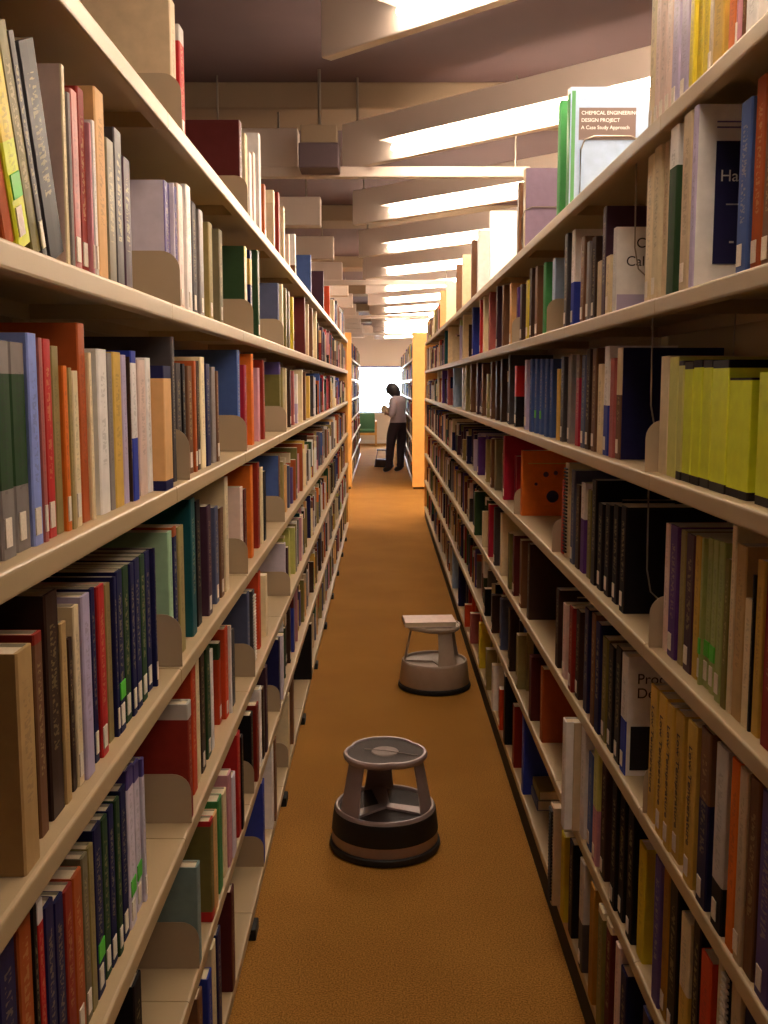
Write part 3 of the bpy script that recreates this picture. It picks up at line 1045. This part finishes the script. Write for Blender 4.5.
# --- lettering and cover prints on the few covers that face the camera (right shelving: local -y side)
def cov(r, x0, x1, z0, z1, colr, name='cover_panel', off=.0006):
    m = M[colr] if colr in M else mat('print_' + colr, PAL[colr], .4)
    return link(name, box_me(name, x0, x1, -r['t'] / 2 - off - .0003, -r['t'] / 2 - off + .0003, z0, z1, m), r['obj'])
for r in books:
    t2 = r['t'] / 2; h = r['h']; o = r['obj']
    if r['text'] == 'ha':
        cov(r, .030, r['d'] - .01, .034, h * .80, 'navy')
        for zz in (h * .87, h * .90): cov(r, .030, .12, zz, zz + .0022, 'violet', 'cover_rule', .0007)
        text('Handbook', .025, M['text_white'], o, (.037, -t2 - .0014, h * .58), (PI / 2, 0, 0))
        cov(r, .048, .07, h * .45, h * .45 + .002, 'ltgrey', 'cover_rule', .0012)
        cov(r, .055, .062, h * .24, h * .24 + .003, 'ltgrey', 'cover_rule', .0012)
    if r['text'] == 'calc':
        cov(r, .004, r['d'] - .01, .004, h * .22, 'lav')
        text('College', .030, M['text_dark'], o, (.043, -t2 - .001, h * .76), (PI / 2, 0, 0))
        text('Calculus', .030, M['text_dark'], o, (.022, -t2 - .001, h * .55), (PI / 2, 0, 0))
    if r['text'] == 'proc':
        cov(r, .010, r['d'] - .01, .012, h * .42, 'black')
        text('Process', .030, M['text_dark'], o, (.020, -t2 - .001, h * .78), (PI / 2, 0, 0))
        text('Design', .030, M['text_dark'], o, (.020, -t2 - .001, h * .66), (PI / 2, 0, 0))
    if r['text'] == 'chem':
        cov(r, .026, .180, h - .138, h - .054, 'umber')
        for k, (tx, sz) in enumerate((('CHEMICAL ENGINEERING', .0135), ('DESIGN PROJECT', .0135), ('A Case Study Approach', .0135))):
            text(tx, sz, M['text_white'], o, (.032, -t2 - .0014, h - .072 - k * .019), (PI / 2, 0, 0))
        cov(r, .006, .016, .01, h - .01, 'green')
    if r['text'] == 'pict':
        for (px, pz, pr, cc) in ((.11, .07, .022, 'navy'), (.085, .15, .010, 'plum'), (.12, .155, .008, 'plum'), (.05, .115, .006, 'plum')):
            b = bmesh.new(); bmesh.ops.create_circle(b, cap_ends=True, radius=pr, segments=20, matrix=Matrix.Translation((px, -t2 - .0008, pz)) @ Matrix.Rotation(PI / 2, 4, 'X'))
            obj('cover_print', b, mat('print_' + cc, PAL[cc], .5), o)
        cov(r, .02, r['d'] - .02, h * .8, h * .815, 'gold', 'cover_rule')
    if r['set'] == 'low':
        tt = text('Low Temperature', .022, M['text_dark'], o, (-.0012, -.005, h * .80), (0, PI / 2, -PI / 2))
        tt.rotation_euler = Matrix(((0, 0, -1), (0, 1, 0), (1, 0, 0))).to_euler()
        # letters run down the spine, facing the aisle
        mrot = Matrix((Vector((0, 0, -1)), Vector((0, -1, 0)), Vector((-1, 0, 0)))).transposed()
        tt.rotation_euler = mrot.to_euler(); tt.location = (-.0012, .006, h * .86)

# --- metal bookends
def plate_mesh(side):
    b = bmesh.new(); s = 1 if side == 'R' else -1
    W, Hh, rr = .14, .096, .034
    pts = [(0, 0)]
    for k in range(7):
        a = PI - k / 6 * PI / 2; pts.append((rr + rr * math.cos(a), Hh - rr + rr * math.sin(a)))
    for k in range(4):
        a = PI / 2 - k / 3 * PI / 2; pts.append((W - .015 + .015 * math.cos(a), Hh - .015 + .015 * math.sin(a)))
    pts.append((W, 0))
    f = [b.verts.new((s * x, -.0007, z)) for x, z in pts]; g = [b.verts.new((s * x, .0007, z)) for x, z in pts]
    b.faces.new(f if s > 0 else f[::-1]); b.faces.new(g[::-1] if s > 0 else g)
    for i in range(len(pts)):
        j = (i + 1) % len(pts); b.faces.new((f[j], f[i], g[i], g[j]) if s > 0 else (f[i], f[j], g[j], g[i]))
    bx(b, min(0, s * W), max(0, s * W), -.0007, .006, 0, .0006)
    me = bpy.data.meshes.new('bookend'); b.normal_update(); b.to_mesh(me); b.free(); me.materials.append(M['bookend']); return me
pm = {k: plate_mesh(k) for k in 'LR'}
seen = {}
for p in plates:
    side, si, X, z, y, rec = p[:6]; s = 1 if side == 'R' else -1
    sd = 'left' if side == 'L' else 'right'
    if len(p) == 7:
        b = bmesh.new(); pts = []
        W, Hh = .13, .15; x0 = -.012
        if rec['text'] == 'chem': x0 = .035; W = .20; Hh = .20
        prof = [(x0 + .02, 0), (x0 + .004, .012), (x0, .03), (x0, Hh - .035), (x0 + .01, Hh - .01), (x0 + .035, Hh), (W - .03, Hh), (W - .008, Hh - .01), (W, Hh - .035), (W, .02), (W - .01, 0)]
        tube(b, [(x, 0, zz + .002) for x, zz in prof], .0022, 6)
        tube(b, [(x0 + .02, 0, .0025), (x0 + .05, .0, .0025), (W - .01, .0, .0025)], .002, 6)
        o = obj('wire_bookend', b, M['wire'], None, (X, y, z), smooth=True)
        o['label'] = 'looped wire bookend holding the %s book, %s of %s shelving' % (nice(rec['c']), SHELFNAME[si], sd); o['category'] = 'bookend'; o['group'] = 'wire bookends'
        continue
    o = link('bookend', pm[side], None, (X - s * .0215, y, z + .0004))
    lb = 'beige steel bookend plate against the %s book, %s of %s shelving' % (nice(rec.get('nc') or rec['c']), SHELFNAME[si], sd)
    if lb in seen: lb = lb.replace('beige steel', 'farther beige steel')
    seen[lb] = 1
    o['label'] = lb; o['category'] = 'bookend'; o['group'] = 'steel bookends'
# wire supports hanging under shelves
def wire_support(side, si, pxs, label):
    X = Xof[side] + (.003 if side == 'R' else -.003); zt = SH[side][si - 1] - .004
    y = y_from_x(pxs, X, SH[side][si] + .12); s = 1 if side == 'R' else -1
    b = bmesh.new(); L = .25
    tube(b, [(0, 0, 0), (0, -.004, -.1), (0, -.008, -L * .75), (s * .008, -.009, -L * .92), (s * .03, -.009, -L), (s * .12, -.009, -L), (s * .15, -.006, -L * .8), (s * .155, 0, 0)], .0016, 6)
    o = obj('wire_book_support', b, M['wire'], None, (X, y, zt), smooth=True); o['label'] = label; o['category'] = 'book support'; o['group'] = 'hanging wire book supports'
wire_support('R', 1, 634, 'thin wire support hanging before the white titled book, second shelf of right shelving')
wire_support('R', 2, 650, 'thin wire support hanging before the navy cover, third shelf of right shelving')
wire_support('R', 3, 646, 'thin wire support hanging beside the black volumes, fourth shelf of right shelving')

# --- the mass of far books, one mesh
verts = []; faces = []; fc = []; mi = []
pagec = lin((226, 210, 182))
for r in stuff:
    s = 1 if r['side'] == 'R' else -1; x0 = r['X']; x1 = r['X'] + s * r['d']; y0 = r['y0']; y1 = y0 + r['t']; z0 = r['z'] + .0006; z1 = z0 + r['h']
    c = lin(PAL[r['c']]); j = 1 if r.get('exact') else R.uniform(.75, 1.15); c = tuple(min(.9, v * j) for v in c)
    b0 = len(verts); e = .0015
    xm = x0 + s * .002
    ring = [(x1, y0), (xm, y0), (x0, y0 + .002 if r['t'] > .006 else y0), (x0, y1 - .002 if r['t'] > .006 else y1), (xm, y1), (x1, y1)]
    zb = z0 + (z1 - z0) * R.choice((.3, .6, .8)); c2 = lin(PAL[R.choice(GENL)]) if R.random() < .3 and not r.get('exact') else c
    if r.get('bands'):
        a_, b_2, cc_ = r['bands'][0]
        if a_ == 0: zb = z0 + b_2 * (z1 - z0); c2 = c; c = lin(PAL[cc_])
        else: zb = z0 + a_ * (z1 - z0); c2 = lin(PAL[cc_])
    for zz in (z0, zb, z1): verts += [(x, y, zz) for x, y in ring]
    for k in range(2):
        for i in range(6):
            jn = (i + 1) % 6; q = (b0 + k * 6 + i, b0 + k * 6 + jn, b0 + (k + 1) * 6 + jn, b0 + (k + 1) * 6 + i)
            faces.append(q if s < 0 else q[::-1]); fc.append((c2 if k else c) if i != 5 else pagec)
    q = tuple(b0 + 12 + i for i in range(6)); faces.append(q if s < 0 else q[::-1]); fc.append(pagec if R.random() < .75 else c)
    if R.random() < .5 and r['t'] > .012:
        b1 = len(verts); ym0, ym1 = y0 + .003, y1 - .003; xl = x0 - s * .0004
        verts += [(xl, ym0, z0 + .014), (xl, ym1, z0 + .014), (xl, ym1, z0 + .045), (xl, ym0, z0 + .045)]
        faces.append((b1, b1 + 1, b1 + 2, b1 + 3) if s < 0 else (b1 + 3, b1 + 2, b1 + 1, b1)); fc.append(lin((236, 222, 208)))
me = bpy.data.meshes.new('shelved_books'); me.from_pydata(verts, [], faces)
ca = me.color_attributes.new('Col', 'FLOAT_COLOR', 'CORNER'); ta = me.color_attributes.new('Tit', 'FLOAT_COLOR', 'CORNER'); me.uv_layers.new(name='UVMap')
fl = []
for p in me.polygons: fl += (list(fc[p.index]) + [1.0]) * len(p.vertices)
ca.data.foreach_set('color', fl); ta.data.foreach_set('color', [0.0] * len(fl))
me.materials.append(M['gloss'])
so = link('shelved_books', me); so['kind'] = 'stuff'; so['label'] = 'rows of many small distant books filling the shelves down the aisle'; so['category'] = 'books'
print('books', len(books), 'stuff', len(stuff), 'dup labels', [k for k, v in used.items() if len(v) > 1 and not v[0]['set']])

# ------------------------------------------------------------------ step stools
def lathe(bm, prof, seg=48, mi=0):
    rings = [[bm.verts.new((r * math.cos(2 * PI * k / seg), r * math.sin(2 * PI * k / seg), z)) for k in range(seg)] for r, z in prof]
    for i in range(len(rings) - 1):
        for k in range(seg):
            f = bm.faces.new((rings[i][k], rings[i][(k + 1) % seg], rings[i + 1][(k + 1) % seg], rings[i + 1][k])); f.material_index = mi
    return bm
def trefoil(bm, R0, z, amp, rot, seg=72, zc=None):
    ring = []
    for k in range(seg):
        a = 2 * PI * k / seg; r = R0 * (1 + amp * (abs(math.cos(1.5 * (a - rot))) ** .45 - .72))
        ring.append(bm.verts.new((r * math.cos(a), r * math.sin(a), z)))
    return ring
def bridge(bm, a, b):
    n = len(a)
    for k in range(n): bm.faces.new((a[k], a[(k + 1) % n], b[(k + 1) % n], b[k]))
def stool(loc, rot, body, base_m, band, pad, label, scale=1.0):
    root = empty('step_stool', loc, label, 'step stool', 'round kick stools in the aisle'); root.scale = (scale,) * 3
    b = bmesh.new(); lathe(b, [(.150, .004), (.181, .004), (.184, .012), (.182, .024), (.176, .028), (.150, .028)]); obj('rubber_bumper', b, M['black'], root, smooth=True)
    b = bmesh.new()
    lathe(b, [(.174, .027), (.176, .030), (.1655, .132), (.1648, .140), (.161, .145), (.155, .144), (.152, .138), (.150, .132)])
    obj('base', b, base_m, root, smooth=True)
    if band:
        b = bmesh.new(); lathe(b, [(.1755, .062), (.1762, .064), (.1683, .132), (.1665, .133)]); o = obj('rubber_band', b, M['black'], root, smooth=True); o['label'] = 'wide black rubber band'
    b = bmesh.new(); lathe(b, [(.151, .133), (.10, .131), (.0001, .131)]); obj('lower_step', b, pad, root, smooth=True)
    b = bmesh.new()
    for k in range(3):
        a = rot + k * 2 * PI / 3; c, s_ = math.cos(a), math.sin(a)
        pr = [(0, -.016), (.148, -.026), (.148, .026), (0, .016)]
        lo = [b.verts.new((x * c - y * s_, x * s_ + y * c, .1315)) for x, y in pr]; hi = [b.verts.new((x * c - y * s_, x * s_ + y * c, .139)) for x, y in pr]
        b.faces.new(hi)
        for i in range(4): b.faces.new((lo[i], lo[(i + 1) % 4], hi[(i + 1) % 4], hi[i]))
    obj('step_spokes', b, base_m, root)
    for k in range(3):                                   # three wide curved legs
        a0 = rot + k * 2 * PI / 3; b = bmesh.new(); rows = []
        nz, na = 6, 8
        for side_ in (0, 1):
            for i in range(nz + 1):
                f = i / nz; z = .134 + f * (.318 - .134); r = .156 + f * (.121 - .156) - side_ * .004; hw = (.052 - .018 * math.sin(f * PI * .5) + .006 * f * f) / r
                rows.append([b.verts.new((r * math.cos(a0 + hw * (2 * j / na - 1)), r * math.sin(a0 + hw * (2 * j / na - 1)), z)) for j in range(na + 1)])
        for sd_ in (0, 1):
            off = sd_ * (nz + 1)
            for i in range(nz):
                for j in range(na):
                    q = (rows[off + i][j], rows[off + i][j + 1], rows[off + i + 1][j + 1], rows[off + i + 1][j]); b.faces.new(q if sd_ == 0 else q[::-1])
        for i in range(nz):
            for j, fl in ((0, False), (na, True)):
                q = (rows[i][j], rows[i + 1][j], rows[nz + 2 + i][j], rows[nz + 1 + i][j]); b.faces.new(q[::-1] if fl else q)
        obj('leg', b, body, root, smooth=True)
    b = bmesh.new()
    R0 = .1335
    r1 = trefoil(b, R0 - .004, .304, .15, rot); r2 = trefoil(b, R0, .309, .15, rot); r3 = trefoil(b, R0 + .001, .319, .15, rot); r4 = trefoil(b, R0 - .003, .325, .15, rot); r5 = trefoil(b, R0 - .010, .325, .15, rot); r6 = trefoil(b, R0 - .013, .319, .15, rot); r0 = trefoil(b, R0 - .013, .304, .15, rot)
    for p_, q_ in ((r0, r1), (r1, r2), (r2, r3), (r3, r4), (r4, r5), (r5, r6), (r6, r0)): bridge(b, p_, q_)
    obj('top_rim', b, body, root, smooth=True)
    b = bmesh.new(); a_ = trefoil(b, R0 - .0125, .305, .15, rot); c_ = trefoil(b, R0 - .0125, .320, .15, rot); bridge(b, a_, c_); b.faces.new(c_); b.faces.new(a_[::-1])
    obj('top_tread', b, pad, root)
    b = bmesh.new(); lathe(b, [(.0001, .3225), (.043, .3225), (.045, .320)]); 
    tube(b, [(.0, .0, .3232), (.115 * math.cos(rot + 4.19), .115 * math.sin(rot + 4.19), .3212)], .0022, 6); tube(b, [(.0, .0, .3232), (.07 * math.cos(rot + 1.2), .07 * math.sin(rot + 1.2), .3225)], .0018, 6)
    obj('tread_centre', b, M['padgrey'], root, smooth=True)
    return root
stool((.008, 3.30, 0), rad(98), M['alu'], M['alu'], True, M['rubber'], 'grey round kick stool with black rubber band and bare top, in the aisle')
stool((.262, 5.12, 0), rad(-67), M['aluL'], M['aluL'], False, M['aluL'], 'plain grey round kick stool with white book on top, by right shelving')
stool((.03, 19.2, 0), rad(60), M['brownmetal'], M['brownmetal'], False, M['padgrey'], 'dark brown kick stool on the carpet behind the standing person')
# book lying on the second stool
me = cover_mesh(.024, .17, .255, lin(PAL['blush']), [], None, 1, lin(PAL['beige']))
me.materials.append(M['gloss'])
o = link('book', me, None, (.11, 5.035, .3372), (PI / 2, 0, 0)); o.rotation_euler = Euler((-PI / 2, 0, rad(4)))
o.location = (.112, 5.03, .3372)
link('page_block', box_me('page_block', .0047, .251, -.0097, .0097, .003, .166, M['page']), o)
o['label'] = 'white book lying flat on top of the plain grey kick stool'; o['category'] = 'book'

# two flat books lying on the bottom right shelf
for k, (cc, zz, tt) in enumerate((('slate', 0, .035), ('khaki', .036, .03))):
    me = cover_mesh(tt, .165, .2, lin(PAL[cc]), [], None, 1, lin(PAL['cream'])); me.materials.append(M['cloth'])
    y = y_from_x(538, XR + .03, .3)
    o = link('book', me, None, (XR + .03 + .005 * k, y + .005, SH['R'][6] + .0008 + zz + tt / 2), (-PI / 2, 0, 0))
    link('page_block', box_me('page_block', .0047, .196, -tt / 2 + .0025, tt / 2 - .0025, .003, .161, M['page']), o)
    o['label'] = '%s book lying flat %s, bottom shelf of right shelving' % (nice(cc), ('under another', 'on top of another')[k]); o['category'] = 'book'; o['group'] = 'books lying flat'

# ------------------------------------------------------------------ chair by the far wall
ch = empty('armchair', (-.36, 25.6, 0), 'green upholstered wooden armchair standing by the far wall under the window', 'chair')
b = bmesh.new(); bx(b, -.25, .17, .20, .26, .40, .80, .02); obj('backrest', b, M['greenfab'], ch, smooth=True)
b = bmesh.new(); bx(b, -.25, .17, -.20, .22, .34, .42, .02); obj('seat', b, M['greenfab'], ch, smooth=True)
for sx in (-.29, .18):
    b = bmesh.new(); bx(b, sx, sx + .045, -.22, .26, .58, .62, .008); obj('armrest', b, M['wood'], ch)
    for sy in (-.2, .2):
        b = bmesh.new(); bx(b, sx, sx + .04, sy, sy + .04, 0, .58, .005); obj('leg', b, M['wood'], ch)
b = bmesh.new(); bx(b, -.26, .19, -.19, -.15, .28, .34, .004); bx(b, -.26, .19, .2, .24, .28, .34, .004); obj('seat_rail', b, M['wood'], ch)

# ------------------------------------------------------------------ person
PX, PY = 0.0, 17.9
J = {  # joints: position, radius (x, y)
 'pelvis': ((.26, .02, .84), .115), 'waist': ((.275, .02, .98), .105), 'chest': ((.275, .01, 1.15), .125), 'upchest': ((.255, .0, 1.25), .11), 'neck': ((.225, -.01, 1.315), .052), 'headb': ((.185, -.01, 1.36), .062),
 'headm': ((.155, -.01, 1.405), .088), 'headt': ((.165, -.01, 1.45), .075),
 'shF': ((.235, -.145, 1.25), .062), 'elF': ((.265, -.20, 1.00), .042), 'wrF': ((.115, -.10, 1.01), .026), 'haF': ((.08, -.075, 1.02), .022),
 'shB': ((.265, .155, 1.25), .062), 'elB': ((.25, .21, 1.01), .042), 'wrB': ((.10, .09, 1.02), .026), 'haB': ((.07, .065, 1.03), .022),
 'hipF': ((.205, -.07, .80), .095), 'knF': ((.16, -.08, .45), .064), 'anF': ((.135, -.07, .085), .042), 'toF': ((.03, -.085, .035), .034), 'heF': ((.16, -.07, .04), .036),
 'hipB': ((.30, .09, .80), .095), 'knB': ((.27, .11, .45), .064), 'anB': ((.26, .12, .085), .042), 'toB': ((.155, .10, .035), .034), 'heB': ((.285, .12, .04), .036),
}
E = [('pelvis', 'waist'), ('waist', 'chest'), ('chest', 'upchest'), ('upchest', 'neck'), ('neck', 'headb'), ('headb', 'headm'), ('headm', 'headt'),
     ('upchest', 'shF'), ('shF', 'elF'), ('elF', 'wrF'), ('wrF', 'haF'), ('upchest', 'shB'), ('shB', 'elB'), ('elB', 'wrB'), ('wrB', 'haB'),
     ('pelvis', 'hipF'), ('hipF', 'knF'), ('knF', 'anF'), ('anF', 'toF'), ('anF', 'heF'), ('pelvis', 'hipB'), ('hipB', 'knB'), ('knB', 'anB'), ('anB', 'toB'), ('anB', 'heB')]
# five fingers and a thumb on each hand, curled round the book
for sd_, sg in (('F', 1), ('B', -1)):
    hx, hy, hz = J['ha' + sd_][0]
    for k in range(4):
        L = (.036, .042, .038, .030)[k]; off = (k - 1.5) * .017
        J['f%s%d' % (sd_, k)] = ((hx - L * .8, hy + sg * .016, hz + off), .0085); J['g%s%d' % (sd_, k)] = ((hx - L * 1.3, hy + sg * .040, hz + off - .004), .0072)
        E += [('ha' + sd_, 'f%s%d' % (sd_, k)), ('f%s%d' % (sd_, k), 'g%s%d' % (sd_, k))]
    J['t' + sd_] = ((hx - .01, hy + sg * .03, hz + .038), .010); J['u' + sd_] = ((hx - .04, hy + sg * .036, hz + .046), .008)
    E += [('ha' + sd_, 't' + sd_), ('t' + sd_, 'u' + sd_)]
names = list(J)
me = bpy.data.meshes.new('body'); me.from_pydata([J[n][0] for n in names], [(names.index(a), names.index(b_)) for a, b_ in E], [])
tmp = bpy.data.objects.new('body_tmp', me); C.objects.link(tmp)
md = tmp.modifiers.new('skin', 'SKIN'); md.use_smooth_shade = True; md.branch_smoothing = .6
for i, n in enumerate(names):
    sv = me.skin_vertices[0].data[i]; r_ = J[n][1]
    fx = .82 if n in ('pelvis', 'waist', 'chest', 'upchest') else 1.0
    sv.radius = (r_ * (1.35 if fx < 1 else 1), r_ * .95 if fx < 1 else r_); sv.use_root = (n == 'pelvis')
sb_ = tmp.modifiers.new('sub', 'SUBSURF'); sb_.levels = 2; sb_.render_levels = 2
dg = bpy.context.evaluated_depsgraph_get(); ev = tmp.evaluated_get(dg)
body_me = bpy.data.meshes.new_from_object(ev); bpy.data.objects.remove(tmp)
body_me.materials.clear(); body_me.materials.append(M['skin'])
person = empty('person', (PX, PY, 0), 'person in pale shirt and dark trousers leaning on shelving, head bowed over a book', 'person')
link('body', body_me, person)
def seg_of(v):
    best = None; bd = 9
    for a, b_ in E:
        p, q = Vector(J[a][0]), Vector(J[b_][0]); d = q - p; t_ = max(0, min(1, (v - p).dot(d) / d.length_squared)); dd = (v - p - d * t_).length - (J[a][1] * (1 - t_) + J[b_][1] * t_) * .8
        if dd < bd: bd = dd; best = (a, b_, t_)
    return best
def garment(name, m, test, off):
    b = bmesh.new(); b.from_mesh(body_me); b.normal_update()
    kill = [f for f in b.faces if not test(seg_of(f.calc_center_median()), f.calc_center_median())]
    bmesh.ops.delete(b, geom=kill, context='FACES'); nrm = {v: v.normal.copy() for v in b.verts}
    for v in b.verts: v.co += nrm[v] * (off(v.co) if callable(off) else off)
    if name == 'trousers': bmesh.ops.bisect_plane(b, geom=b.verts[:] + b.edges[:] + b.faces[:], plane_co=(0, 0, .90), plane_no=(0, 0, 1), clear_outer=True)
    if name == 'shirt': bmesh.ops.bisect_plane(b, geom=b.verts[:] + b.edges[:] + b.faces[:], plane_co=(0, 0, .865), plane_no=(0, 0, -1), clear_outer=True)
    bmesh.ops.delete(b, geom=[v for v in b.verts if not v.link_faces], context='VERTS')
    o = obj(name, b, m, person, smooth=True)
    sd2 = o.modifiers.new('thickness', 'SOLIDIFY'); sd2.thickness = .004; sd2.offset = -1
    return o
TOR = {'pelvis', 'waist', 'chest', 'upchest', 'shF', 'shB', 'neck'}
def is_shirt(s, c):
    a, b_, t_ = s
    if (a, b_) in (('shF', 'elF'), ('shB', 'elB')): return True
    if (a, b_) in (('elF', 'wrF'), ('elB', 'wrB')): return t_ < .25
    if (a, b_) == ('upchest', 'neck'): return t_ < .75
    return (a in TOR and b_ in TOR or a in ('pelvis', 'hipF', 'hipB')) and c.z > .80
def is_trouser(s, c):
    a, b_, t_ = s
    if c.z > .97: return False
    if a in ('knF', 'knB'): return c.z > .07
    return a in ('hipF', 'hipB') or a == 'pelvis' or (a, b_) == ('pelvis', 'waist')
garment('shirt', M['shirt'], is_shirt, .022)
garment('trousers', M['trouser'], is_trouser, lambda c: .014 + .012 * max(0, .5 - c.z))
garment('shoes', M['shoe'], lambda s, c: c.z < .10 and s[1][:2] in ('to', 'he', 'an') , .008)
# hair hangs forward round the bowed head
b = bmesh.new(); bmesh.ops.create_uvsphere(b, u_segments=24, v_segments=16, radius=1)
for v in b.verts:
    x, y, z = v.co; v.co = Vector((x * .122, y * .112, z * .150))
    if x < -.35 and z < .15: v.co *= .80
rotm = Matrix.Rotation(rad(-38), 4, 'Y')
for v in b.verts: v.co = rotm @ v.co + Vector((.178, -.01, 1.405))
obj('hair', b, M['hair'], person, smooth=True)
b = bmesh.new()
tube(b, [(.085, -.01, 1.395), (.068, -.01, 1.375), (.078, -.01, 1.365)], [.010, .014, .008], 8)
for sy in (-1, 1):
    bmesh.ops.create_uvsphere(b, u_segments=10, v_segments=8, radius=.012, matrix=Matrix.Translation((.088, -.01 + sy * .03, 1.405)))
obj('face_features', b, M['skin'], person, smooth=True)
TH = rad(-26); person.rotation_euler = (0, 0, TH)
person.location = (PX + .25 - .25 * math.cos(TH), PY - .25 * math.sin(TH), 0)
# the open book in the hands
me = cover_mesh(.02, .17, .12, lin(PAL['beige']), [], None, 1, lin(PAL['brown'])); me.materials.append(M['gloss'])
hb = link('book', me, None, (PX + .075, PY - .005, 1.00), (0, 0, 0)); hb.rotation_euler = Euler((0, rad(-60), 0)); hb.location = (PX + .10, PY + .085, .985)
link('page_block', box_me('page_block', .0047, .116, -.0077, .0077, .003, .166, M['page']), hb)
hb['label'] = 'pale book held in the hands of the bowed standing person'; hb['category'] = 'book'

# ------------------------------------------------------------------ view
sc = bpy.context.scene
sc.view_settings.view_transform = 'Standard'; sc.view_settings.look = 'None'; sc.view_settings.gamma = 1; sc.view_settings.use_curve_mapping = False
sc.view_settings.exposure = 1.5
sc.cycles.use_denoising = True
sc.cycles.max_bounces = 8; sc.cycles.diffuse_bounces = 5
